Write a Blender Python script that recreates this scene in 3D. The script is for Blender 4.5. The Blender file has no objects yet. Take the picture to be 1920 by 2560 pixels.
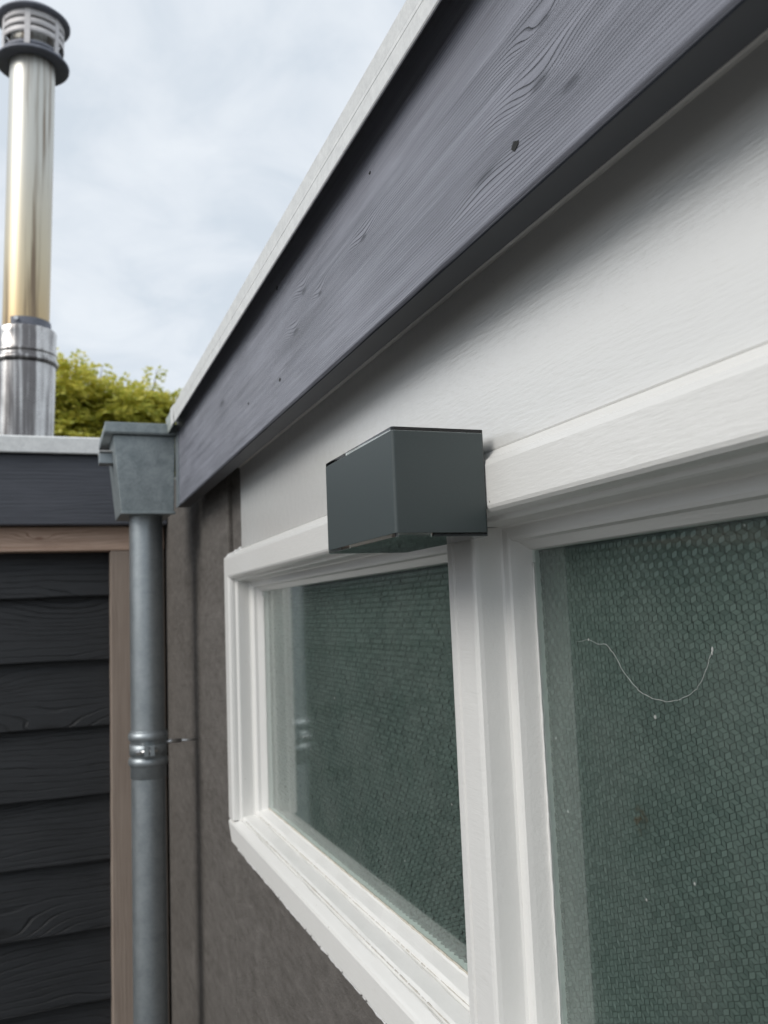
import bpy, bmesh, math, random
import numpy as np
from mathutils import Vector, Matrix

random.seed(7); rng = np.random.default_rng(7)
scene = bpy.context.scene
COL = scene.collection
S = 1.15            # metres per layout unit
EYE = 1.75          # camera height above the paving
# layout axes: x towards/into the plaster wall (its face is x = .28), y along the wall away from the camera, z up from eye level
def W(x, y, z): return ((x - .28) * S, y * S, z * S + EYE)

# ------------------------------------------------------------------ camera
cam = bpy.data.cameras.new('camera'); cam_o = bpy.data.objects.new('camera', cam); COL.objects.link(cam_o)
yaw, pit, rol = .369219, .1123406, -.0407250
fw = Vector((math.sin(yaw) * math.cos(pit), math.cos(yaw) * math.cos(pit), math.sin(pit)))
r0 = Vector((math.cos(yaw), -math.sin(yaw), 0)); u0 = r0.cross(fw)
rt = math.cos(rol) * r0 + math.sin(rol) * u0; up = -math.sin(rol) * r0 + math.cos(rol) * u0
m = Matrix.Identity(4)
for i in range(3):
    m[i][0] = rt[i]; m[i][1] = up[i]; m[i][2] = -fw[i]
m.translation = Vector(W(0, 0, 0))
cam_o.matrix_world = m
cam.sensor_fit = 'VERTICAL'; cam.sensor_height = 36; cam.lens = 36 * 2186.26 / 2560
cam.clip_start = .01; cam.clip_end = 2000
cam.dof.use_dof = True; cam.dof.focus_distance = .68; cam.dof.aperture_fstop = 11
scene.camera = cam_o

# ------------------------------------------------------------------ light
SUN_EL, SUN_AZ = math.radians(37), math.radians(252)      # azimuth clockwise from +y
w = bpy.data.worlds.new('World'); scene.world = w; w.use_nodes = True
nt = w.node_tree; N = nt.nodes; N.clear()
out = N.new('ShaderNodeOutputWorld'); bg = N.new('ShaderNodeBackground'); bg.inputs[1].default_value = .1
sky = N.new('ShaderNodeTexSky'); sky.sky_type = 'NISHITA'; sky.sun_disc = False
sky.sun_elevation = SUN_EL; sky.sun_rotation = SUN_AZ; sky.air_density = 1; sky.dust_density = 2
tc = N.new('ShaderNodeTexCoord'); sep = N.new('ShaderNodeSeparateXYZ'); nt.links.new(tc.outputs['Generated'], sep.inputs[0])
def wm(op, a, b):
    n = N.new('ShaderNodeMath'); n.operation = op
    for i, v in enumerate((a, b)):
        if isinstance(v, (int, float)): n.inputs[i].default_value = v
        else: nt.links.new(v, n.inputs[i])
    return n.outputs[0]
den = wm('ADD', wm('MAXIMUM', sep.outputs[2], 0), .22)
cmb = N.new('ShaderNodeCombineXYZ')
nt.links.new(wm('DIVIDE', sep.outputs[0], den), cmb.inputs[0]); nt.links.new(wm('DIVIDE', sep.outputs[1], den), cmb.inputs[1])
n1 = N.new('ShaderNodeTexNoise'); n1.inputs['Scale'].default_value = 4.6; n1.inputs['Detail'].default_value = 7
n1.inputs['Roughness'].default_value = .55; n1.inputs['Distortion'].default_value = .5
nt.links.new(cmb.outputs[0], n1.inputs['Vector'])
rp = N.new('ShaderNodeValToRGB'); e = rp.color_ramp.elements
e[0].position = .34; e[0].color = (.520, .580, .648, 1); e[1].position = .66; e[1].color = (.645, .690, .742, 1)
el = rp.color_ramp.elements.new(.5); el.color = (.590, .640, .700, 1)
nt.links.new(n1.outputs[0], rp.inputs[0])
sc10 = N.new('ShaderNodeMix'); sc10.data_type = 'RGBA'; sc10.blend_type = 'MULTIPLY'; sc10.inputs[0].default_value = 1
nt.links.new(rp.outputs[0], sc10.inputs[6]); sc10.inputs[7].default_value = (10.4, 10.3, 10.15, 1)
mx = N.new('ShaderNodeMix'); mx.data_type = 'RGBA'; mx.inputs[0].default_value = .93
nt.links.new(sky.outputs[0], mx.inputs[6]); nt.links.new(sc10.outputs[2], mx.inputs[7])
nt.links.new(mx.outputs[2], bg.inputs[0]); nt.links.new(bg.outputs[0], out.inputs[0])

sl = bpy.data.lights.new('sun', 'SUN'); sl.energy = 1.5; sl.angle = math.radians(34); sl.color = (1, .95, .885)
so = bpy.data.objects.new('sun', sl); COL.objects.link(so)
sd = Vector((math.sin(SUN_AZ) * math.cos(SUN_EL), math.cos(SUN_AZ) * math.cos(SUN_EL), math.sin(SUN_EL)))
so.rotation_euler = sd.to_track_quat('Z', 'Y').to_euler(); so.location = (-3, 0, 6)
vs = scene.view_settings; vs.view_transform = 'Standard'; vs.look = 'None'; vs.gamma = 1; vs.use_curve_mapping = False
vs.exposure = .38
scene.cycles.max_bounces = 7; scene.cycles.diffuse_bounces = 3; scene.cycles.glossy_bounces = 4; scene.cycles.transmission_bounces = 6; scene.cycles.transparent_max_bounces = 8
scene.cycles.caustics_reflective = False; scene.cycles.caustics_refractive = False

# ------------------------------------------------------------------ material kit
class NT:
    def __init__(s, name):
        s.m = bpy.data.materials.new(name); s.m.use_nodes = True; s.t = s.m.node_tree
        s.t.nodes.clear(); s.o = s.n('ShaderNodeOutputMaterial'); s.p = s.n('ShaderNodeBsdfPrincipled')
        s.l(s.p.outputs[0], s.o.inputs[0])
    def n(s, t, **k):
        x = s.t.nodes.new(t)
        for a, b in k.items(): setattr(x, a, b)
        return x
    def l(s, a, b): s.t.links.new(a, b)
    def put(s, sock, v):
        if isinstance(v, (int, float)): sock.default_value = v
        elif isinstance(v, tuple): sock.default_value = v if len(v) == 4 or sock.type == 'VECTOR' else (*v, 1)
        else: s.l(v, sock)
    def M(s, op, a, b=0., c=0.):
        x = s.n('ShaderNodeMath', operation=op)
        for i, v in enumerate((a, b, c)): s.put(x.inputs[i], v)
        return x.outputs[0]
    def obj(s):
        if not hasattr(s, '_o'):
            t = s.n('ShaderNodeTexCoord'); q = s.n('ShaderNodeSeparateXYZ'); s.l(t.outputs['Object'], q.inputs[0])
            s._o = (t.outputs['Object'], q.outputs[0], q.outputs[1], q.outputs[2])
        return s._o
    def vec(s, a, b, c=0.):
        x = s.n('ShaderNodeCombineXYZ')
        for i, v in enumerate((a, b, c)): s.put(x.inputs[i], v)
        return x.outputs[0]
    def noise(s, v, scale=1., detail=4., rough=.55, dist=0.):
        x = s.n('ShaderNodeTexNoise'); s.l(v, x.inputs['Vector'])
        for k, q in (('Scale', scale), ('Detail', detail), ('Roughness', rough), ('Distortion', dist)): x.inputs[k].default_value = q
        return x.outputs[0]
    def ramp(s, f, *st):
        x = s.n('ShaderNodeValToRGB'); s.put(x.inputs[0], f); e = x.color_ramp.elements
        while len(e) < len(st): e.new(.5)
        for k, (p, c) in enumerate(st):
            e[k].position = p; e[k].color = (c, c, c, 1) if isinstance(c, (int, float)) else (*c, 1)
        return x.outputs[0]
    def mix(s, f, a, b, mode='MIX'):
        x = s.n('ShaderNodeMix', data_type='RGBA', blend_type=mode)
        s.put(x.inputs[0], f); s.put(x.inputs[6], a); s.put(x.inputs[7], b); return x.outputs[2]
    def bump(s, h, dist, strength=1., prev=None):
        x = s.n('ShaderNodeBump'); s.l(h, x.inputs['Height']); x.inputs['Distance'].default_value = dist
        x.inputs['Strength'].default_value = strength
        if prev is not None: s.l(prev, x.inputs['Normal'])
        return x.outputs[0]
    def fin(s, col=None, rough=None, metal=None, normal=None, spec=None, coat=None, coat_rough=None, coat_ior=None, base_normal=None):
        for k, v in (('Base Color', col), ('Roughness', rough), ('Metallic', metal), ('Normal', normal),
                     ('Specular IOR Level', spec), ('Coat Weight', coat), ('Coat Roughness', coat_rough), ('Coat IOR', coat_ior), ('Coat Normal', normal if coat else None)):
            if v is not None: s.put(s.p.inputs[k], v)
        if base_normal is not None:      # the relief shows in the gloss more than in the paint body
            bn = s.n('ShaderNodeBump'); bn.inputs['Strength'].default_value = base_normal; bn.inputs['Distance'].default_value = .0011
            s.l(normal.node.inputs['Height'].links[0].from_socket, bn.inputs['Height']); s.l(bn.outputs[0], s.p.inputs['Normal'])
        return s.m

def wood(name, dark, light, along, across, freq, knots=(), rough=.55, bump=.0006, line=.6, rand=False, wob=1.2, spec=.5, blot=.35, vk=0.):
    k = NT(name); o, *xyz = k.obj(); a = xyz['xyz'.index(along)]; c = xyz['xyz'.index(across)]
    if rand:
        oi = k.n('ShaderNodeObjectInfo'); a = k.M('ADD', a, k.M('MULTIPLY', oi.outputs['Random'], 37.))
    big = k.noise(k.vec(k.M('MULTIPLY', a, 2.6), k.M('MULTIPLY', c, 9.), 3.3), 1, 3, .5)
    t = k.M('ADD', k.M('MULTIPLY', c, freq), k.M('MULTIPLY', big, wob * 4))
    near = None; wide = None
    if vk:
        vo = k.n('ShaderNodeTexVoronoi'); k.l(k.vec(k.M('MULTIPLY', a, 2.0), k.M('MULTIPLY', c, 5.5), 0.), vo.inputs['Vector']); vo.inputs['Scale'].default_value = 1.
        vd = k.M('MULTIPLY', vo.outputs['Distance'], vo.outputs['Distance'])
        t = k.M('ADD', t, k.M('MULTIPLY', k.M('POWER', 2.718, k.M('MULTIPLY', vd, -14.)), vk))
        near = k.M('POWER', 2.718, k.M('MULTIPLY', vd, -260.)); wide = k.M('POWER', 2.718, k.M('MULTIPLY', vd, -9.))
    for (ka, kc, sa, sc_, amp) in knots:
        da = k.M('DIVIDE', k.M('SUBTRACT', a, ka), sa); dc = k.M('DIVIDE', k.M('SUBTRACT', c, kc), sc_)
        d2 = k.M('ADD', k.M('MULTIPLY', da, da), k.M('MULTIPLY', dc, dc))
        g = k.M('POWER', 2.718, k.M('MULTIPLY', d2, -1.))
        t = k.M('ADD', t, k.M('MULTIPLY', g, amp))
        gw = k.M('POWER', 2.718, k.M('MULTIPLY', d2, -.35)); wide = gw if wide is None else k.M('MAXIMUM', wide, gw)
        core = k.M('POWER', 2.718, k.M('MULTIPLY', d2, -26.))
        near = core if near is None else k.M('MAXIMUM', near, core)
    sn = k.M('SINE', k.M('MULTIPLY', t, 6.2832))
    fine = k.noise(k.vec(k.M('MULTIPLY', a, 14.), k.M('MULTIPLY', c, 900.), .5), 1, 3, .6)
    strk = k.noise(k.vec(k.M('MULTIPLY', a, 5.), k.M('MULTIPLY', c, 150.), 1.5), 1, 4, .6)
    modu = k.ramp(k.noise(k.vec(k.M('MULTIPLY', a, 7.), k.M('MULTIPLY', c, 30.), 7.), 1, 2, .5), (.36, .12), (.62, 1.))
    if wide is not None: modu = k.M('ADD', k.M('MULTIPLY', modu, .75), k.M('MULTIPLY', wide, .8))
    ln = k.M('MULTIPLY', k.ramp(sn, (.70, 0.), (1., 1.)), modu)          # thin growth-ring lines
    blo = k.noise(k.vec(k.M('MULTIPLY', a, 6.), k.M('MULTIPLY', c, 22.), 9.), 1, 5, .6)
    f = k.M('ADD', k.M('MULTIPLY', strk, 1.1 - blot), k.M('MULTIPLY', blo, blot))
    f = k.ramp(f, (.22, 0.), (.78, 1.))
    f = k.M('SUBTRACT', f, k.M('MULTIPLY', ln, line))
    if near is not None: f = k.M('SUBTRACT', f, k.M('MULTIPLY', near, 1.1))
    f = k.n('ShaderNodeClamp').inputs and f
    cl = k.n('ShaderNodeClamp'); k.l(f, cl.inputs[0])
    col = k.mix(cl.outputs[0], dark, light)
    h = k.M('SUBTRACT', k.M('ADD', k.M('MULTIPLY', strk, .55), k.M('MULTIPLY', fine, .45)), k.M('MULTIPLY', ln, .9))
    if near is not None: h = k.M('SUBTRACT', h, k.M('MULTIPLY', near, .8))
    return k.fin(col, k.M('ADD', rough - .06, k.M('MULTIPLY', strk, .14)), normal=k.bump(h, bump), spec=spec)

def yk(y): return y * S
def zk(z): return z * S + EYE
FK = [  # knots of the fascia: along, across, half sizes, rings
    (.3498, .2915, .030, .0075, 4.2), (.357, .262, .040, .012, 5.0), (.330, .245, .030, .010, 2.6), (.420, .243, .05, .008, -2.2),
    (.7909, .3111, .034, .013, 4.4), (.7393, .2904, .026, .009, 3.6), (.8238, .2815, .040, .013, 4.8), (1.224, .3031, .075, .020, 5.5), (.62, .293, .03, .008, 2.4)]
M = {}
M['fascia'] = wood('anthracite stained fascia wood', (.105, .109, .131), (.312, .320, .374), 'y', 'z', 400,
                   [(yk(a), zk(b), c * S, d * S, e) for a, b, c, d, e in FK], rough=.44, bump=.0008, line=.58, spec=.6, blot=.3, wob=.7)
M['fascia_under'] = wood('anthracite smooth edge', (.016, .019, .026), (.030, .035, .045), 'y', 'z', 120, rough=.5, bump=.0002, line=.3)
M['shed_fascia'] = wood('dark stained shed fascia', (.040, .044, .054), (.085, .090, .108), 'x', 'z', 110, rough=.55, bump=.0008, line=.5)
M['plank'] = wood('black stained shed plank', (.0045, .0053, .0064), (.021, .0235, .0275), 'x', 'z', 60, rough=.55, bump=.0016, line=.42, rand=True, wob=.9, blot=.6, vk=3.2)
M['rail'] = wood('reddish bare douglas rail', (.36, .21, .145), (.74, .55, .43), 'x', 'z', 130,
                 [(-.02 * S - .28 * S, zk(.207), .05, .016, 2.6)], rough=.65, bump=.0006, line=.55, wob=2.)
M['post'] = wood('weathered brown post', (.25, .195, .160), (.385, .315, .262), 'z', 'x', 110, rough=.7, bump=.0005, line=.45)

def white(name, rough, coat, brush, dirt=.5, base=(.78, .777, .757), cior=1.5, flat=None):
    k = NT(name); o, x, y, z = k.obj()
    br = k.noise(k.vec(k.M('MULTIPLY', x, 420.), k.M('MULTIPLY', y, 48.), k.M('MULTIPLY', z, 420.)), 1, 4, .6)
    br2 = k.noise(k.vec(k.M('MULTIPLY', x, 30.), k.M('MULTIPLY', y, 5.), k.M('MULTIPLY', z, 42.)), 1, 3, .5)
    lum = k.noise(o, 60, 3, .5)
    sp = k.n('ShaderNodeTexVoronoi'); k.l(o, sp.inputs['Vector']); sp.inputs['Scale'].default_value = 55
    dot = k.ramp(sp.outputs['Distance'], (.035, 1.), (.06, 0.))
    rare = k.ramp(k.noise(o, 23, 2), (.60, 0.), (.64, 1.))
    cr = k.ramp(k.noise(k.vec(k.M('MULTIPLY', x, 90.), k.M('MULTIPLY', y, 40.), k.M('MULTIPLY', z, 90.)), 1, 6, .7), (.64, 0.), (.72, 1.))
    f = k.M('MULTIPLY', k.M('MULTIPLY', dot, rare), dirt)
    col = k.mix(f, base, (.16, .13, .10)); col = k.mix(k.M('MULTIPLY', cr, .10 * dirt), col, (.45, .40, .33))
    tint = k.noise(o, 7, 3); col = k.mix(k.ramp(tint, (.35, 0.), (.7, .08)), col, (.72, .71, .67))
    h = k.M('ADD', k.M('MULTIPLY', br, brush), k.M('ADD', k.M('MULTIPLY', br2, brush * .5), k.M('MULTIPLY', lum, .35)))
    return k.fin(col, rough, normal=k.bump(h, .0011), coat=coat, coat_rough=.02, coat_ior=cior, spec=.5, base_normal=flat)
M['board'] = white('glossy white board paint', .30, 1., .5, .25, cior=1.9, flat=.10)
M['white'] = white('white frame paint', .33, .25, .25, .9)
M['sillwhite'] = white('white sill paint', .36, .2, .15, 1.0, (.82, .815, .79))

k = NT('grey trowelled plaster'); o, x, y, z = k.obj()
pv = k.vec(x, k.M('MULTIPLY', y, .32), z)
a = k.noise(pv, 11, 6, .62, 1.6); b = k.noise(pv, 75, 5, .65); c = k.noise(o, 480, 4, .7)
col = k.ramp(k.M('ADD', k.M('ADD', k.M('MULTIPLY', a, .25), k.M('MULTIPLY', b, .35)), k.M('MULTIPLY', c, .4)), (.39, (.100, .091, .082)), (.61, (.212, .197, .183)))
h = k.M('ADD', k.M('ADD', k.M('MULTIPLY', a, .5), k.M('MULTIPLY', b, .9)), k.M('MULTIPLY', c, .9))
M['plaster'] = k.fin(col, .82, normal=k.bump(h, .0036), spec=.3)

def metal(name, c0, c1, rough, met, sc_=40., bump=.0, refl_streak=None):
    k = NT(name); o, x, y, z = k.obj()
    n = k.noise(o, sc_, 6, .65, .6); n2 = k.noise(o, sc_ * 6, 3, .6)
    col = k.ramp(k.M('ADD', k.M('MULTIPLY', n, .7), k.M('MULTIPLY', n2, .3)), (.36, c0), (.64, c1))
    if refl_streak:
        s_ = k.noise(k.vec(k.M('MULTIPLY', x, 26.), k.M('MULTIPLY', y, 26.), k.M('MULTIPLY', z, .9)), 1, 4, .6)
        col = k.mix(k.ramp(s_, (.46, 0.), (.58, .85)), col, refl_streak)  # upright streaks paint reflections of dark surroundings into the metal colour
    r = k.M('ADD', rough - .07, k.M('MULTIPLY', n, .14))
    return k.fin(col, r, met, normal=k.bump(n, bump) if bump else None)
M['zinc'] = metal('weathered zinc', (.30, .335, .355), (.39, .425, .445), .44, .75, 30, .00015)
M['zinc_hopper'] = metal('mottled patina zinc', (.21, .245, .255), (.35, .39, .40), .5, .55, 38)
M['trim'] = metal('pale zinc roof trim', (.62, .63, .625), (.80, .81, .80), .42, 0., 70)
M['trim_old'] = metal('greenish zinc end piece', (.38, .43, .40), (.52, .56, .53), .5, .4, 50)
M['steel'] = metal('stainless steel with painted reflection streaks', (.46, .45, .44), (.70, .69, .68), .27, .9, 6, refl_streak=(.10, .09, .09))
k = NT('heat tinted steel with painted reflection streaks'); o, x, y, z = k.obj()
g = k.n('ShaderNodeMapRange'); k.l(z, g.inputs[0]); g.inputs[1].default_value = zk(.95); g.inputs[2].default_value = zk(1.9)
tint = k.ramp(g.outputs[0], (0., (.60, .45, .25)), (.25, (.66, .58, .42)), (.6, (.66, .645, .58)), (1., (.66, .66, .62)))
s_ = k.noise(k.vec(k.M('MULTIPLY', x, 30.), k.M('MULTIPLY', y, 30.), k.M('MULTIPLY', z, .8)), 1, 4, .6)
col = k.mix(k.ramp(s_, (.50, 0.), (.62, .9)), tint, (.22, .16, .11))  # streaks are painted-in reflections; only the tint by height is heat staining
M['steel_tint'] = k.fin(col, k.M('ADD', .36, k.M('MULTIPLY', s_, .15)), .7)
M['cowl_dark'] = metal('dark grey cowl paint', (.15, .16, .19), (.21, .22, .26), .5, .1, 20)
M['cowl_pale'] = metal('pale grey cowl rings', (.62, .60, .60), (.76, .74, .74), .45, .1, 20)
M['lamp'] = metal('anthracite powder coat', (.048, .062, .064), (.058, .073, .074), .42, 0., 900, .00006)
M['screw'] = metal('bright screw steel', (.6, .6, .6), (.75, .75, .75), .3, 1., 50)
M['bitumen'] = metal('black roofing felt', (.03, .03, .03), (.06, .06, .06), .85, 0., 90, .002)
M['dark'] = metal('black painted core', (.012, .012, .012), (.02, .02, .02), .8, 0., 20)
M['sealant'] = metal('white sealant crumbs', (.62, .63, .63), (.80, .80, .80), .4, 0., 300, .0004)
M['putty'] = metal('yellowed glazing putty', (.46, .42, .34), (.66, .63, .55), .6, 0., 150, .0004)
M['grime'] = metal('brown grey grime', (.42, .39, .34), (.62, .60, .55), .9, 0., 300)
M['groove'] = metal('dark green grooves in the glass', (.042, .057, .053), (.056, .072, .067), .4, 0., 30)
M['web'] = metal('grey cobweb', (.42, .43, .42), (.55, .55, .54), .8, 0., 400)
M['bark'] = metal('brown bark', (.06, .045, .03), (.12, .09, .06), .9, 0., 30, .01)
M['lens'] = metal('pale lamp lens', (.5, .5, .48), (.6, .6, .58), .3, 0., 30)

k = NT('clear window glass')
fr = k.n('ShaderNodeFresnel'); fr.inputs[0].default_value = 1.55
gl = k.n('ShaderNodeBsdfGlossy'); gl.inputs['Roughness'].default_value = .07; gl.inputs['Color'].default_value = (.95, .97, .96, 1)
tr = k.n('ShaderNodeBsdfTransparent'); tr.inputs[0].default_value = (.90, .96, .94, 1)
o, x, y, z = k.obj()
df = k.n('ShaderNodeBsdfDiffuse')
vor = k.n('ShaderNodeTexVoronoi'); k.l(o, vor.inputs['Vector']); vor.inputs['Scale'].default_value = 34
spk = k.M('MULTIPLY', k.ramp(k.M('ADD', vor.outputs['Distance'], k.M('MULTIPLY', k.noise(o, 300, 2), .05)), (.055, 1.), (.085, 0.)), k.ramp(k.noise(o, 17, 2), (.52, 0.), (.56, .8)))
# a brown smear that sits on the right pane
dy = k.M('DIVIDE', k.M('SUBTRACT', y, yk(.443)), .010); dz = k.M('DIVIDE', k.M('SUBTRACT', z, zk(-.127)), .014)
dd = k.M('ADD', k.M('ADD', k.M('MULTIPLY', dy, dy), k.M('MULTIPLY', dz, dz)), k.M('MULTIPLY', k.M('SUBTRACT', k.noise(o, 130, 4), .5), 3.5))
sm = k.ramp(dd, (-.6, .45), (0., .16), (.4, 0.))
dust = k.ramp(k.noise(o, 14, 6, .65), (.40, .01), (.75, .05))
k.put(df.inputs[0], k.mix(k.ramp(sm, (.0, 0.), (.02, 1.)), (.42, .43, .41), (.075, .052, .030)))
m1 = k.n('ShaderNodeMixShader'); gb = k.n('ShaderNodeNewGeometry'); f2 = k.M('DIVIDE', k.M('MULTIPLY', fr.outputs[0], 1.6), k.M('ADD', k.M('MULTIPLY', fr.outputs[0], .6), 1.))
k.l(k.M('MULTIPLY', f2, k.M('SUBTRACT', 1., gb.outputs['Backfacing'])), m1.inputs[0]); k.l(tr.outputs[0], m1.inputs[1]); k.l(gl.outputs[0], m1.inputs[2])
m2 = k.n('ShaderNodeMixShader'); k.l(k.M('MAXIMUM', k.M('MAXIMUM', spk, sm), dust), m2.inputs[0]); k.l(m1.outputs[0], m2.inputs[1]); k.l(df.outputs[0], m2.inputs[2])
k.l(m2.outputs[0], k.o.inputs[0]); M['glass'] = k.m

k = NT('green patterned cast glass'); o, x, y, z = k.obj()
n = k.noise(o, 5, 4); n2 = k.noise(o, 120, 2)
gi = k.n('ShaderNodeNewGeometry')
col = k.mix(k.ramp(n, (.35, 0.), (.65, 1.)), (.088, .107, .100), (.118, .138, .130))
col = k.mix(k.M('MULTIPLY', gi.outputs['Random Per Island'],   .4), col, (.220, .242, .230))
M['relief'] = k.fin(col, .16, normal=k.bump(n2, .0002), spec=.6)

k = NT('lamp glass plate'); p = k.p
p.inputs['Base Color'].default_value = (.86, .93, .92, 1); p.inputs['Roughness'].default_value = .03
p.inputs['Transmission Weight'].default_value = 1.; p.inputs['IOR'].default_value = 1.5
M['lampglass'] = k.m

k = NT('yellow green leaves'); gi = k.n('ShaderNodeNewGeometry'); o, x, y, z = k.obj()
cl = k.noise(o, 2.2, 3)
rnd = k.M('ADD', k.M('MULTIPLY', gi.outputs['Random Per Island'], .5), k.M('MULTIPLY', cl, .6))
col = k.ramp(rnd, (.12, (.22, .28, .06)), (.42, (.52, .54, .11)), (.76, (.82, .75, .19)))
k.fin(col, .5, spec=.35)
tl = k.n('ShaderNodeBsdfTranslucent'); k.l(col, tl.inputs[0])
ms = k.n('ShaderNodeMixShader'); ms.inputs[0].default_value = .5; k.l(k.p.outputs[0], ms.inputs[1]); k.l(tl.outputs[0], ms.inputs[2]); k.l(ms.outputs[0], k.o.inputs[0])
M['leaf'] = k.m

k = NT('grey concrete paving'); o, x, y, z = k.obj()
br = k.n('ShaderNodeTexBrick'); k.l(o, br.inputs['Vector']); br.inputs['Scale'].default_value = 1.6
for i, c in ((1, (.19, .185, .175, 1)), (2, (.235, .23, .22, 1)), (3, (.10, .10, .09, 1))): br.inputs[i].default_value = (c[0] * .6, c[1] * .6, c[2] * .6, 1)
br.inputs['Mortar Size'].default_value = .012
M['paving'] = k.fin(k.mix(k.noise(o, 12, 5), br.outputs[0], (.09, .087, .08)), .85)

# ------------------------------------------------------------------ geometry kit
class MB:
    def __init__(s): s.v = []; s.f = []; s.s = []
    def add(s, vs, fs, smooth=False):
        b = len(s.v); s.v += [tuple(p) for p in vs]
        s.f += [tuple(b + i for i in q) for q in fs]; s.s += [smooth] * len(fs); return s
    def box(s, x0, x1, y0, y1, z0, z1):
        return s.add([(x0,y0,z0),(x1,y0,z0),(x1,y1,z0),(x0,y1,z0),(x0,y0,z1),(x1,y0,z1),(x1,y1,z1),(x0,y1,z1)],
                     [(0,3,2,1),(4,5,6,7),(0,1,5,4),(1,2,6,5),(2,3,7,6),(3,0,4,7)])
    def sweep(s, secs, closed=True, caps=True, smooth=False):
        n = len(secs[0]); vs = [p for c in secs for p in c]; fs = []
        for k in range(len(secs) - 1):
            for i in range(n if closed else n - 1):
                j = (i + 1) % n; fs.append((k*n+i, k*n+j, (k+1)*n+j, (k+1)*n+i))
        s.add(vs, fs, smooth)
        if caps:
            s.add(secs[0], [tuple(range(n))]); s.add(secs[-1], [tuple(range(n - 1, -1, -1))])
        return s
    def lathe(s, prof, cx, cy, seg=40, lean=0., smooth=True, cap=False):
        """prof: (r, z) list around a near-vertical axis; lean shifts the axis in x per unit z"""
        secs = [[(cx + lean * (z - prof[0][1]) + r * math.cos(2*math.pi*i/seg), cy + r * math.sin(2*math.pi*i/seg), z) for i in range(seg)] for r, z in prof]
        return s.sweep(secs, True, cap, smooth)
    def tube(s, pts, r, seg=10, smooth=True):
        secs = []; n = len(pts)
        for i, p in enumerate(pts):
            p = Vector(p); d = (Vector(pts[min(i+1, n-1)]) - Vector(pts[max(i-1, 0)])).normalized()
            a = d.cross(Vector((.31, .17, .93))); a.normalize(); b = d.cross(a)
            rr = r[i] if isinstance(r, (list, tuple)) else r
            secs.append([tuple(p + rr * (math.cos(2*math.pi*j/seg) * a + math.sin(2*math.pi*j/seg) * b)) for j in range(seg)])
        return s.sweep(secs, True, True, smooth)
    def build(s, name, mat, parent=None, bevel=0., seg=2, weld=True, mats=None):
        me = bpy.data.meshes.new(name); me.from_pydata([W(*p) for p in s.v], [], s.f)
        me.polygons.foreach_set('use_smooth', s.s)
        me.materials.append(M[mat])
        bm = bmesh.new(); bm.from_mesh(me)
        if weld: bmesh.ops.remove_doubles(bm, verts=bm.verts, dist=1e-6)
        bmesh.ops.recalc_face_normals(bm, faces=bm.faces); bm.to_mesh(me); bm.free()
        o = bpy.data.objects.new(name, me); COL.objects.link(o)
        if parent is not None:
            o.parent = parent; o.matrix_parent_inverse = parent_inv(parent)
        if bevel:
            b = o.modifiers.new('bevel', 'BEVEL'); b.width = bevel * S; b.segments = seg; b.limit_method = 'ANGLE'; b.angle_limit = math.radians(35)
        return o
INV = {}
def parent_inv(p): return INV.get(p.name, Matrix.Identity(4))
def thing(name, label, cat, base, group=None):
    o = bpy.data.objects.new(name, None); COL.objects.link(o); o.location = W(*base); o.empty_display_size = .1
    INV[o.name] = Matrix.Translation(o.location).inverted()
    tag(o, label, cat, group); return o
def tag(o, label, cat, group=None):
    o['label'] = label; o['category'] = cat
    if group: o['group'] = group
def part_empty(name, parent, base):
    o = bpy.data.objects.new(name, None); COL.objects.link(o); o.empty_display_size = .05
    o.parent = parent; o.matrix_parent_inverse = parent_inv(parent); o.location = W(*base)
    INV[o.name] = Matrix.Translation(o.location).inverted(); return o

GZ = -EYE / S        # ground level in layout units
# ------------------------------------------------------------------ ground
g = MB().add([(-400, -400, GZ), (400, -400, GZ), (400, 400, GZ), (-400, 400, GZ)], [(0, 1, 2, 3)]).build('ground', 'paving')
g['kind'] = 'structure'

# ------------------------------------------------------------------ garage
YB = -1.1            # where the wall, roof edge and window run out behind the camera
gar = thing('garage_building', 'low garage with grey plaster wall, white framed window and anthracite roof fascia', 'building', (.4, .4, GZ))
p = MB()
p.box(.280, .52, 1.4515, 2.42, GZ, .33)
p.box(.280, .52, YB, 1.4513, GZ, -.3535)
p.box(.2885, .52, 1.3425, 1.4513, .092, .33)            # hollow strip beside the white board
p.build('plaster_wall', 'plaster', gar, .004, 3)
p = MB(); p.box(.34, .52, YB, 1.342, .10, .36); p.build('lintel', 'dark', gar)
p = MB().sweep([[(.2805, y, .1045), (.2805, y, .33), (.335, y, .33), (.335, y, .1045)] for y in (YB, 1.343)])
p.build('header_board', 'board', gar, .0012)
# pale bead where the board meets the roof edge
p = MB().sweep([[(.2795 - .0042 * math.sin(a), y, .2385 - .0075 * math.cos(a)) for a in np.linspace(0, math.pi, 7)] + [(.283, y, .246), (.283, y, .231)] for y in (YB, 1.342)], smooth=True)
p.build('board_bead', 'white', gar)
p = MB().box(.2545, .2800, YB, 1.69, .252, .36); p.build('soffit_batten', 'white', gar)
# fascia: front board with a softened lower edge
p = MB().sweep([[(.232, y, .2160), (.232, y, .3832), (.254, y, .3836), (.254, y, .2140), (.2340, y, .2140)] for y in (YB, 1.699)])
p.build('fascia_board', 'fascia', gar, .0006)
p = MB().sweep([[(.2339, y, .2138), (.2541, y, .2138), (.2541, y, .2131), (.2346, y, .2131)] for y in (YB, 1.698)])
p.build('fascia_edge', 'fascia_under', gar)
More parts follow.
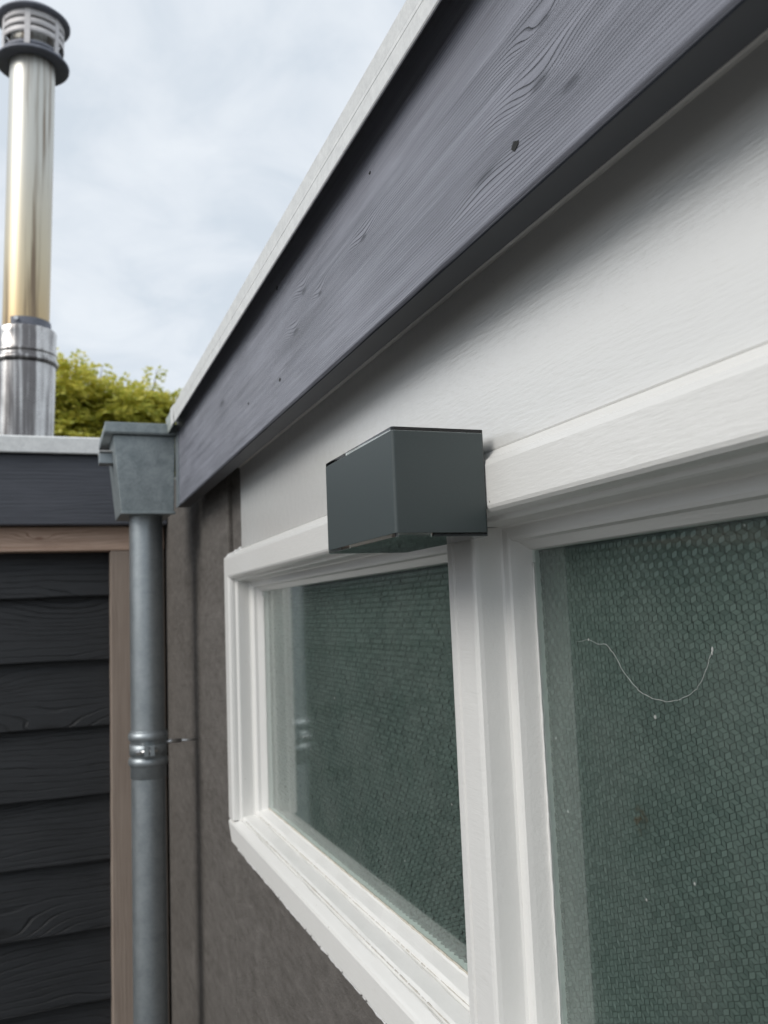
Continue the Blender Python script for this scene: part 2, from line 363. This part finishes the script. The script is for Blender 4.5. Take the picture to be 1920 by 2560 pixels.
# roof trim
def trim(y0, y1, dx=0., dz=0.):
    pr = [(.2160, .3560), (.2140, .3545), (.2133, .3555), (.2128, .3685), (.2125, .3690), (.2125, .3720), (.2124, .3725), (.2116, .3845), (.2128, .3866), (.2170, .3880), (.300, .3905),
          (.300, .3850), (.2180, .3830), (.2160, .3810)]
    return MB().sweep([[(x - dx, y, z + dz) for x, z in pr] for y in (y0, y1)])
trim(YB, .30).build('roof_trim', 'trim', gar); trim(.302, 1.60).build('roof_trim', 'trim', gar); trim(1.602, 1.70, -.001, .001).build('roof_trim', 'trim_old', gar)
p = MB().sweep([[(x, y, z) for x, z in ((.2112, .3535), (.2104, .3860), (.2150, .3895), (.2300, .3900), (.2300, .3885), (.2165, .3880), (.2118, .3862), (.2124, .3535))] for y in (1.585, 1.617)])
p.build('trim_joint', 'trim', gar)
p = MB().box(.2562, 3.0, YB - .3, 1.69, .370, .382); p.build('roof_deck', 'bitumen', gar)
p = MB().box(.2298, .2318, 1.664, 1.701, .212, .356); p.build('end_plate', 'zinc', gar)
# nail holes and open knots in the fascia: shallow dark plugs with a raised rim
for (y, z, r) in ((.3839, .2432, .0028), (.8936, .3531, .0020), (.8925, .2504, .0022), (1.05, .262, .0016), (.60, .337, .0012)):
    p = MB(); sg = 9; rr = [r * (.75 + .5 * random.random()) for _ in range(sg)]
    p.add([(.2316, y, z)] + [(.2316, y + 1.5 * rr[i] * math.cos(6.283*i/sg), z + rr[i] * math.sin(6.283*i/sg)) for i in range(sg)] +
          [(.233, y + 1.6 * rr[i] * math.cos(6.283*i/sg), z + 1.1 * rr[i] * math.sin(6.283*i/sg)) for i in range(sg)],
          [(0, 1 + i, 1 + (i+1) % sg) for i in range(sg)] + [(1+i, 1+sg+i, 1+sg+(i+1)%sg, 1+(i+1)%sg) for i in range(sg)])
    p.build('knot_hole', 'dark', gar)

# ------------------------------------------------------------------ window
win = part_empty('window', gar, (.30, .5, -.353))
XF = .272
# (w inwards from the inner front edge, depth x)
PROF = [(-.0335, .36), (-.0335, XF + .004), (-.0325, XF + .0012), (-.0295, XF), (-.0030, XF), (-.0008, XF + .0008), (.0012, XF + .0030), (.0024, XF + .0070),
        (.0028, .2835), (.0052, .2855), (.0062, .2875), (.0066, .2950), (.0070, .3045), (.0082, .3070), (.0150, .3088), (.0172, .3105), (.0184, .3150), (.0240, .3225), (.0250, .3260), (.0250, .36)]
YJ, ZH = 1.4166, .0636
head = [(YB, [(x, ZH - w_) for w_, x in PROF]), ]
# the head gets a sloped top towards the board
HP = [(-.0425, .36), (-.0425, .2830), (-.0410, .2812)] + [(-.0352, XF + .0035), (-.0335, XF + .0010)] + PROF[3:]
p = MB().sweep([[(x, YB, ZH - w_) for w_, x in HP], [(x, YJ - w_ if w_ > -.034 else YJ + .0335, ZH - w_) for w_, x in HP]])
p.build('head', 'white', win)
p = MB().sweep([[(x, YJ - w_, ZH - w_) for w_, x in PROF], [(x, YJ - w_, -.318 + (.002 if x > .29 else 0)) for w_, x in PROF]])
p.build('jamb', 'white', win)
# sill rail
SP = [(.36, -.353), (XF + .0015, -.353), (XF, -.3515), (XF, -.3255), (XF + .0012, -.3228), (XF + .0040, -.3212), (.2835, -.3178), (.2852, -.3178), (.2859, -.3196), (.2867, -.3192), (.2872, -.3148), (.2900, -.3132),
      (.3045, -.3112), (.3060, -.3111), (.3068, -.3128), (.3076, -.3122), (.3082, -.3070), (.3105, -.3052), (.3215, -.3018), (.3245, -.3003), (.36, -.300)]
p = MB().sweep([[(x, YB, z) for x, z in SP], [(x, 1.4495 - (.020 if z < -.350 and x < .3 else .007 if x > .3 else 0), z) for x, z in SP]])
# wavy, hand-painted edge: subdivide lengthwise
secs = []
for i, y in enumerate(np.linspace(YB, 1.405, 120)):
    secs.append([(x + .0003 * math.sin(31 * y + 9 * j) * (j > 4), y, z + (.0003 * math.sin(23 * y + 5 * j) + .0002 * math.sin(71 * y + 3 * j)) * (5 < j < 19)) for j, (x, z) in enumerate(SP)])
secs.append([(x, 1.4495 - (.022 if z < -.350 and x < .3 else .004 if z < -.34 else 0), z) for x, z in SP])
MB().sweep(secs).build('sill', 'sillwhite', win)
# mullion: rounded front, stepped on both sides
MP = [(.36, .6275), (.3260, .6275), (.3090, .6210), (.3070, .6130), (.2950, .6115), (.2880, .6105), (.2862, .6085), (.2855, .6050), (.2853, .5990), (.2880, .5974), (.2880, .5956), (.2853, .5940),
      (.2853, .5680), (.2857, .5655), (.2870, .5638), (.2900, .5628), (.2990, .5612), (.3055, .5600), (.3072, .5588), (.3078, .5530), (.3090, .5512), (.3130, .5500), (.3225, .5478), (.3260, .5468), (.36, .5468)]
p = MB().sweep([[(x, y, z) for x, y in MP] for z in (-.315, .0565)]); p.build('mullion', 'white', win)
# panes and their patterned back
GX = .3245
def pane(y0, y1, amp, hw):
    MB().box(GX, GX + .0022, y0, y1, -.315, .052).build('pane', 'glass', win)
    # cube-pattern relief: hexagons of three tilted rhombi
    side = hw / math.sqrt(3); x0 = GX + .0048 + amp * 1.2
    vs = []; fs = []
    zs = .70                             # cells are flatter than true hexagons
    ny = int((y1 - y0) / hw); nz = int(.36 / (1.5 * side * zs))
    for j in range(nz):
        for i in range(ny):
            cy = y0 + (i + .5 + .5 * (j & 1)) * hw; cz = -.312 + j * 1.5 * side * zs
            ring = [(cy + side * math.sin(math.pi/3*q), cz + zs * side * math.cos(math.pi/3*q)) for q in range(6)]
            b = len(vs)
            jit = random.uniform(-.2, .2) * amp
            for q in range(3):      # three rhombi, each its own island so that the cast facets stay crisp
                a0, a1, a2 = (2*q) % 6, (2*q+1) % 6, (2*q+2) % 6
                b = len(vs)
                qs = [(cy, cz), ring[a0], ring[a1], ring[a2]]
                my = sum(v[0] for v in qs) / 4; mz = sum(v[1] for v in qs) / 4; sl_ = (1., .15, -.8)[q] * amp / side
                vs += [(x0 - .0004 + jit - sl_ * (v[0] - my) - .06 * amp / side * (v[1] - mz), my + (v[0] - my) * .84, mz + (v[1] - mz) * .93) for v in qs]
                fs.append((b, b+1, b+2, b+3))
    vb = 0; vs2 = [(x0 + .0018, y0, -.315), (x0 + .0018, y1 + hw, -.315), (x0 + .0018, y1 + hw, .06), (x0 + .0018, y0, .06)]
    MB().add(vs2, [(0, 1, 2, 3)]).build('pane_backing', 'groove', win)
    p = MB().add(vs, fs); p.build('patterned_glass', 'relief', win, weld=False)
pane(.6200, 1.3990, .0030, .0092); pane(YB, .5540, .0007, .0084)
# putty line along the lower edge of each pane
def ragged(name, mat, pts, r0, r1, parent, seg=6, step=.004, gap=0.):
    P_ = [Vector(q) for q in pts]; mb = MB(); cur = []; rad = []
    for a, b in zip(P_[:-1], P_[1:]):
        n = max(2, int((b - a).length / step))
        for i in range(n):
            q = a.lerp(b, i / n)
            if random.random() < gap and len(cur) > 2:
                mb.tube(cur, rad, seg); cur, rad = [], []
            cur.append(tuple(q + Vector((random.uniform(-.3, .3), random.uniform(-.3, .3), random.uniform(-.3, .3))) * r0)); rad.append(max(r0, (rad[-1] if rad else r0) * .55 + .45 * (r0 + (r1 - r0) * random.random() ** 2 * 2.0)))
    if len(cur) > 1: mb.tube(cur, rad, seg)
    return mb.build(name, mat, parent)
ragged('putty_line', 'putty', [(.3243, .628, -.3000), (.3243, 1.390, -.3000)], .0006, .0014, win)
ragged('putty_line', 'putty', [(.3243, -.2, -.3000), (.3243, .546, -.3000)], .0006, .0014, win)
ragged('putty_line', 'white', [(.3243, .5464, -.300), (.3243, .5464, .036)], .0005, .0011, win, step=.006)
ragged('putty_line', 'white', [(.3243, 1.3914, -.300), (.3243, 1.3914, .036)], .0005, .0011, win, step=.006)
ragged('sealant', 'sealant', [(.2797, YB, -.3624), (.2797, 1.425, -.3624)], .0005, .0015, win, step=.0045, gap=.12)
ragged('sealant', 'sealant', [(.2785, 1.4525, -.335), (.2785, 1.4525, .096)], .0002, .0016, win, step=.004, gap=.12)
ragged('sealant', 'sealant', [(.2790, 1.453, .098), (.2790, 1.400, .102), (.283, 1.350, .106)], .0010, .0036, win, step=.003, gap=.1)
ragged('sealant', 'sealant', [(.2850, 1.3445, .110), (.2850, 1.3445, .225)], .0004, .0018, win, step=.004, gap=.1)

for (x, z) in ((.2868, -.3152), (.3078, -.3092)):
    ragged('grime_line', 'grime', [(x, .60, z), (x, 1.39, z)], .0002, .0007, win, 5, .004, .2); ragged('grime_line', 'grime', [(x, YB, z), (x, .55, z)], .0002, .0007, win, 5, .004, .2)
# ------------------------------------------------------------------ wall lamp
LX0, LX1, LY0, LY1, LZ0, LZ1 = .2055, .2718, .512, .657, .0462, .1175
lamp = thing('wall_lamp', 'anthracite box shaped wall lamp mounted on the white window head', 'wall lamp', (LX1, (LY0 + LY1) / 2, LZ0))
def rrect(x0, x1, y0, y1, r, z, n=5):
    pts = []
    for cx, cy, a0 in ((x1 - r, y1 - r, 0), (x0 + r, y1 - r, 90), (x0 + r, y0 + r, 180), (x1 - r, y0 + r, 270)):
        for i in range(n):
            a = math.radians(a0 + 90 * i / (n - 1)); pts.append((cx + r * math.cos(a), cy + r * math.sin(a), z))
    return pts
t_ = .0022; ov = .0026
ring = [rrect(LX0, LX1, LY0, LY1, .0022, LZ0 + ov), rrect(LX0, LX1, LY0, LY1, .0022, LZ1 - ov),
        rrect(LX0 + t_, LX1 - t_, LY0 + t_, LY1 - t_, .0010, LZ1 - ov), rrect(LX0 + t_, LX1 - t_, LY0 + t_, LY1 - t_, .0010, LZ0 + ov), rrect(LX0, LX1, LY0, LY1, .0022, LZ0 + ov)]
MB().sweep(ring, True, False).build('lamp_housing', 'lamp', lamp)
for z0, z1 in ((LZ0, LZ0 + ov - .0002), (LZ1 - ov + .0002, LZ1)):
    MB().sweep([rrect(LX0 + .0002, LX1, LY0 + .0002, LY1 - .0002, .0020, z) for z in (z0, z1)]).build('glass_plate', 'lampglass', lamp)
zc = (LZ0 + LZ1) / 2
pl = MB().box(LX0 + t_, LX1 - t_, LY0 + t_, LY1 - t_, zc - .012, zc + .012).build('light_module', 'dark', lamp)
for dz in (-.0125, .0125):
    MB().lathe([(.0001, zc + dz * 1.25), (.014, zc + dz * 1.25), (.016, zc + dz * 1.1), (.016, zc + dz * .9)], (LX0 + LX1) / 2, (LY0 + LY1) / 2, 20).build('lens', 'lens', pl if False else lamp)
MB().box(LX1, .2805, LY0 + .02, LY1 - .02, LZ0 + .02, LZ1 - .006).build('back_plate', 'lamp', lamp)

# ------------------------------------------------------------------ rain pipe with hopper
PX, PY, PR = .1822, 1.785, .0322
rp_ = thing('rain_pipe', 'grey zinc rain pipe below a tapered hopper head in the wall corner', 'rain pipe', (PX, PY, GZ))
MB().lathe([(PR * .97, GZ + .02), (PR, -.262), (PR, .215)], PX, PY, 48).build('pipe', 'zinc', rp_)
MB().sweep([[(PX + .0005 + PR * .18 * math.sin(a) , PY - PR - .0006 + .0006 * math.cos(a), z) for a in np.linspace(0, 6.283, 8)[:-1]] for z in (GZ + .05, -.275)], smooth=True)
cp = MB().lathe([(PR + .0004, -.300), (PR + .0015, -.2990), (PR + .0015, -.2125), (PR + .0022, -.2110), (PR + .0004, -.2100)], PX, PY, 48).build('coupling', 'zinc', rp_)
for z in (-.2215, -.2690):
    MB().lathe([(PR + .0015, z - .0085), (PR + .0042, z - .006), (PR + .0055, z), (PR + .0042, z + .006), (PR + .0015, z + .0085)], PX, PY, 48).build('bead', 'zinc', cp)
bk = MB().lathe([(PR + .0016, -.2560), (PR + .0030, -.2555), (PR + .0030, -.2365), (PR + .0016, -.2360)], PX, PY, 48).build('bracket', 'zinc', rp_)
MB().box(PX - .012, PX - .003, PY - PR - .011, PY - PR - .001, -.256, -.236).box(PX - .001, PX + .008, PY - PR - .011, PY - PR - .001, -.256, -.236).build('clamp_ears', 'zinc', bk, .001)
MB().tube([(PX - .020, PY - PR - .007, -.247), (PX + .013, PY - PR - .007, -.246)], .0030, 8).tube([(PX - .026, PY - PR - .007, -.2472), (PX - .019, PY - PR - .007, -.247)], .0052, 6, False).build('screw', 'screw', bk)
MB().tube([(PX + PR + .001, PY, -.236), (.245, PY + .01, -.2375)], .0042, 8).tube([(.240, PY + .009, -.2374), (.292, PY + .02, -.240)], .0022, 8).build('wall_screw', 'screw', bk)
# hopper
HF, HB = 1.700, 1.868
def quad(x0, x1, y0, y1, z): return [(x0, y0, z), (x1, y0, z), (x1, y1, z), (x0, y1, z)]
hp = MB().sweep([quad(.1290, .2270, HF + .006, HB - .01, .2045), quad(.1145, .2295, HF, HB, .3520)]).build('hopper', 'zinc_hopper', rp_, .0015)
rim = MB().sweep([quad(.0985, .2305, HF - .010, HB + .002, .3522), quad(.0975, .2308, HF - .012, HB + .003, .3560), quad(.0995, .2310, HF - .013, HB + .003, .3740),
                  quad(.1035, .2280, HF - .008, HB - .002, .3742), quad(.1080, .2250, HF, HB - .006, .3600)]).build('hopper_rim', 'zinc_hopper', hp, .001)
MB().box(.1275, .2285, HF - .0002, HF + .010, .2010, .2062).build('hopper_base_fold', 'zinc_hopper', hp, .0008)
sp_ = MB().sweep([quad(.0930, .1240, 1.765, 1.80, .308), quad(.0930, .1240, 1.765, 1.80, .3295)]).build('overflow_spout', 'zinc', hp, .001)
MB().sweep([quad(.0925, .1340, 1.755, 1.81, .3297), quad(.0925, .1340, 1.755, 1.81, .3318)]).build('spout_lip', 'trim', hp)

# ------------------------------------------------------------------ shed
XL = -2.3
shed = thing('timber_shed', 'black planked timber shed with brown corner post and pale roof trim', 'shed', (-1., 2.3, GZ))
MB().box(XL + .03, .262, 2.345, 4.6, GZ, .36).build('wall_core', 'dark', shed)
bot = [.0643, -.0921, -.2502, -.4145, -.569, -.7247, -.889, -1.047, -1.205, -1.363, -1.515]
top = .1900
for i, zb in enumerate(bot):
    zt = top if i == 0 else bot[i-1] + .022
    j = random.uniform(-.0012, .0012); n = 24; secs = []
    for q in range(n + 1):
        x = XL + .05 + (.150 - XL - .05) * q / n
        wv = .0010 * math.sin(x * 9 + i * 2.1) + .0007 * math.sin(x * 23 + i)
        yb = 2.290 + j + .0010 * math.sin(x * 7 + i); yt = yb + .022
        secs.append([(x, yb + .002, zb + wv), (x, yb, zb + .003 + wv), (x, yt, zt), (x, yt + .017, zt), (x, yb + .019, zb + wv)])
    MB().sweep(secs).build('wall_plank', 'plank', shed)
MB().box(.1440, .2740, 2.262, 2.342, GZ, .1752).build('corner_post', 'post', shed, .003)
MB().box(XL - .02, XL + .09, 2.262, 2.342, GZ, .1752).build('corner_post', 'post', shed, .003)
MB().box(XL - .02, .2745, 2.260, 2.340, .1756, .2352).build('top_rail', 'rail', shed, .003)
MB().box(XL - .06, .2790, 2.222, 2.250, .2356, .4060).build('shed_fascia', 'shed_fascia', shed, .003)
MB().sweep([[(x, y, z) for y, z in ((2.212, .4070), (2.206, .4060), (2.203, .4085), (2.203, .4440), (2.207, .4480), (2.300, .4500), (2.300, .4450), (2.212, .4425))] for x in (XL - .08, .2600)]).build('shed_roof_trim', 'trim', shed)
MB().box(XL - .04, .2780, 2.2520, 4.7, .4050, .4400).build('shed_roof', 'bitumen', shed)

# ------------------------------------------------------------------ flue
FX, FY, LEAN = -.0760, 3.00, .0185
fl = thing('chimney_flue', 'tall stainless steel chimney flue with louvred cowl above the shed roof', 'chimney flue', (FX, FY, .44))
def ax(z): return FX + LEAN * (z - .60)
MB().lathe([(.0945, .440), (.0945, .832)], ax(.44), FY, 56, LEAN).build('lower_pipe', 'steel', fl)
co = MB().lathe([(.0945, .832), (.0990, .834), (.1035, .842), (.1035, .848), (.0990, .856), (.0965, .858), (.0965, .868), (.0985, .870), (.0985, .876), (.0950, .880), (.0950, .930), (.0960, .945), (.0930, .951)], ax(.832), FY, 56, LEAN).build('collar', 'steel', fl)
MB().lathe([(.0930, .951), (.0800, .957), (.0735, .958)], ax(.951), FY, 56, LEAN).build('collar_seal', 'cowl_dark', co)
# clamp strap, half round the pipe
p = MB(); secs = []
for a in np.linspace(math.radians(-125), math.radians(20), 18):
    c, s_ = math.cos(a), math.sin(a); cx = ax(.97)
    secs.append([(cx + r * c, FY + r * s_, z) for r, z in ((.0728, .959), (.0775, .959), (.0775, .982), (.0728, .982))])
p.sweep(secs).build('strap', 'cowl_dark', fl)
MB().tube([(ax(.97) - .028, FY - .074, .972), (ax(.97) - .028, FY - .083, .972)], .007, 8).build('strap_bolt', 'screw', fl)
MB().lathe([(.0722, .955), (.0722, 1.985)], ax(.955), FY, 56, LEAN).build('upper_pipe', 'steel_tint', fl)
cw = MB().lathe([(.0735, 1.884), (.1130, 1.880), (.1175, 1.883), (.1180, 1.888), (.1100, 1.897), (.0850, 1.912), (.0735, 1.914)], ax(1.884), FY, 60, LEAN).build('cowl', 'cowl_dark', fl)
MB().lathe([(.0001, 2.034), (.1100, 2.030), (.1180, 2.034), (.1180, 2.040), (.1000, 2.056), (.0500, 2.078), (.0001, 2.084)], ax(2.034), FY, 60, LEAN).build('cowl_cap', 'cowl_dark', cw)
MB().lathe([(.0930, 1.908), (.0950, 1.908), (.0950, 1.922), (.0930, 1.922), (.0930, 1.908)], ax(1.91), FY, 60, LEAN).build('cowl_ring', 'cowl_dark', cw)
for z0, z1 in ((1.948, 1.970), (1.976, 1.998), (2.004, 2.030)):
    MB().lathe([(.0960, z0), (.0985, z0), (.0985, z1), (.0960, z1), (.0960, z0)], ax(z0), FY, 60, LEAN).build('cowl_ring', 'cowl_pale', cw)
for a in (-100, -40, 20, 80, 140, 200):
    c, s_ = math.cos(math.radians(a)), math.sin(math.radians(a)); cx = ax(1.95); t = (-s_, c); h = .009
    secs = [[(cx + r * c + q * t[0] + LEAN * (z - 1.95), FY + r * s_ + q * t[1], z) for r, q in ((.0945, -h), (.0992, -h), (.0992, h), (.0945, h))] for z in (1.905, 2.032)]
    MB().sweep(secs).build('cowl_post', 'cowl_pale', cw)

# ------------------------------------------------------------------ tree behind the shed
tree = thing('leafy_tree', 'yellow green leafy tree rising behind the shed roof', 'tree', (.3, 7.4, GZ))
MB().tube([(.3, 7.4, GZ - .02), (.32, 7.42, -.6), (.25, 7.4, .1), (.3, 7.4, 1.2)], [.11, .085, .07, .03], 12).tube([(.27, 7.4, -.1), (-.3, 7.3, .5), (-.7, 7.3, 1.1)], [.05, .04, .015], 8).tube([(.26, 7.4, 0), (.8, 7.5, .6), (1.2, 7.5, 1.2)], [.05, .04, .015], 8).build('trunk', 'bark', tree)
blobs = []
for _ in range(110):
    bx = random.uniform(-1.3, 1.9); by = random.uniform(6.7, 8.3)
    tz = 1.76 + .07 * math.sin(bx * 5.1 + 1.0) + .06 * math.sin(bx * 11.3) - .32 * max(0, bx - .80) - .05 * abs(by - 7.1)
    r = random.uniform(.16, .30); blobs.append((bx, by, random.choice((tz - r * .75, tz - r * .75, random.uniform(.2, tz - r))), r))
LP, LD, LN, LL, LW = [], [], [], [], []
def nrm(v): return v / (np.linalg.norm(v, axis=-1, keepdims=True) + 1e-9)
def fronds(P0, D0, ln, k):
    """drooping compound leaves: two rows of leaflets along a bending stalk"""
    n = len(P0); q = P0.copy(); d = nrm(D0)
    for i in range(k):
        d = nrm(d + np.array((0, 0, -.16))); q = q + d * (ln / k)[:, None]
        sd_ = nrm(np.cross(d, np.array((0, 0, 1.))))
        for sgn in (-1, 1):
            LP.append(q); LD.append(nrm(sd_ * sgn + d * .5 + rng.normal(0, .25, (n, 3)))); LN.append(np.array((0, 0, 1.)) + rng.normal(0, .45, (n, 3)))
            LL.append(rng.uniform(.038, .062, n)); LW.append(rng.uniform(.010, .016, n))
for (bx, by, bz, r) in blobs:
    n = int(130 * r * r / .05)
    v = rng.normal(0, 1, (n, 3)); v[:, 2] = np.abs(v[:, 2]) * .9 - .25; fl_ = rng.random(n) < .7; v[fl_, 1] = -np.abs(v[fl_, 1]); v = nrm(v)
    fronds(np.array((bx, by, bz)) + v * (r * rng.uniform(.5, 1., n))[:, None], v + np.array((0, 0, .25)) + rng.normal(0, .3, (n, 3)), rng.uniform(.10, .18, n), 6)
for (tx, ty, tz, hh) in ((.356, 7.0, 1.76, .24), (.77, 7.0, 1.78, .21), (.72, 7.05, 1.72, .16), (-.6, 7., 1.7, .2)):
    for i in range(2, 5):
        q = np.array([(tx + .008 * i, ty, tz + hh * (i + 1) / 5)] * 2)
        fronds(q, np.array([(-1, random.uniform(-.4, .4), .35), (1, random.uniform(-.4, .4), .35)]), np.array((.075, .075)), 4)
LP, LD, LN = (np.concatenate(a_) for a_ in (LP, LD, LN)); LL, LW = np.concatenate(LL)[:, None], np.concatenate(LW)[:, None]
SD = nrm(np.cross(LD, LN)); n = len(LP)
V_ = np.stack((LP, LP + LD * LL * .45 + SD * LW, LP + LD * LL, LP + LD * LL * .45 - SD * LW), 1).reshape(-1, 3).tolist()
F_ = np.arange(4 * n).reshape(-1, 4).tolist()
me = MB().add(V_, F_).build('crown', 'leaf', tree, weld=False)
for (tx, ty, tz, hh) in ((.356, 7.0, 1.70, .30), (.77, 7.0, 1.72, .27)):
    MB().tube([(tx, ty, tz), (tx + .02, ty, tz + hh * .6), (tx + .04, ty, tz + hh)], [.006, .004, .002], 5).build('twig', 'bark', tree)

# ------------------------------------------------------------------ cobweb on the right pane
pts = [(.506, -.0258), (.4925, -.0242), (.482, -.0268), (.4740, -.0266), (.4665, -.0318), (.4566, -.0437), (.449, -.0495), (.442, -.0543), (.431, -.0572), (.4187, -.0584), (.409, -.0565), (.3997, -.0535), (.392, -.0490), (.3874, -.0441), (.3825, -.0370), (.3779, -.0279)]
k_ = .3232 / .33
fine = []
for a, b in zip(pts[:-1], pts[1:]):
    for i in range(4): fine.append((.3238 - .0008 * random.random(), (a[0] + (b[0]-a[0]) * i / 4) * k_ + random.uniform(-.0002, .0002), (a[1] + (b[1]-a[1]) * i / 4) * k_ + random.uniform(-.0002, .0002)))
wb = MB().tube(fine, [.00005 + .00010 * min(1, i / 12) * random.uniform(.6, 1.1) for i in range(len(fine))], 5)
for (y, z, r) in ((.3779, -.0275, .0009), (.3785, -.0295, .0007), (.4925, -.0242, .0006)):
    wb.lathe([(.0001, z * k_ - r * 1.6), (r * .5, z * k_ - r), (r * .7, z * k_), (r * .4, z * k_ + r), (.0001, z * k_ + r * 1.6)], .3236, y * k_, 6)
wo = wb.build('cobweb_thread', 'web'); tag(wo, 'thin grey cobweb thread sagging across the right window pane', 'cobweb')
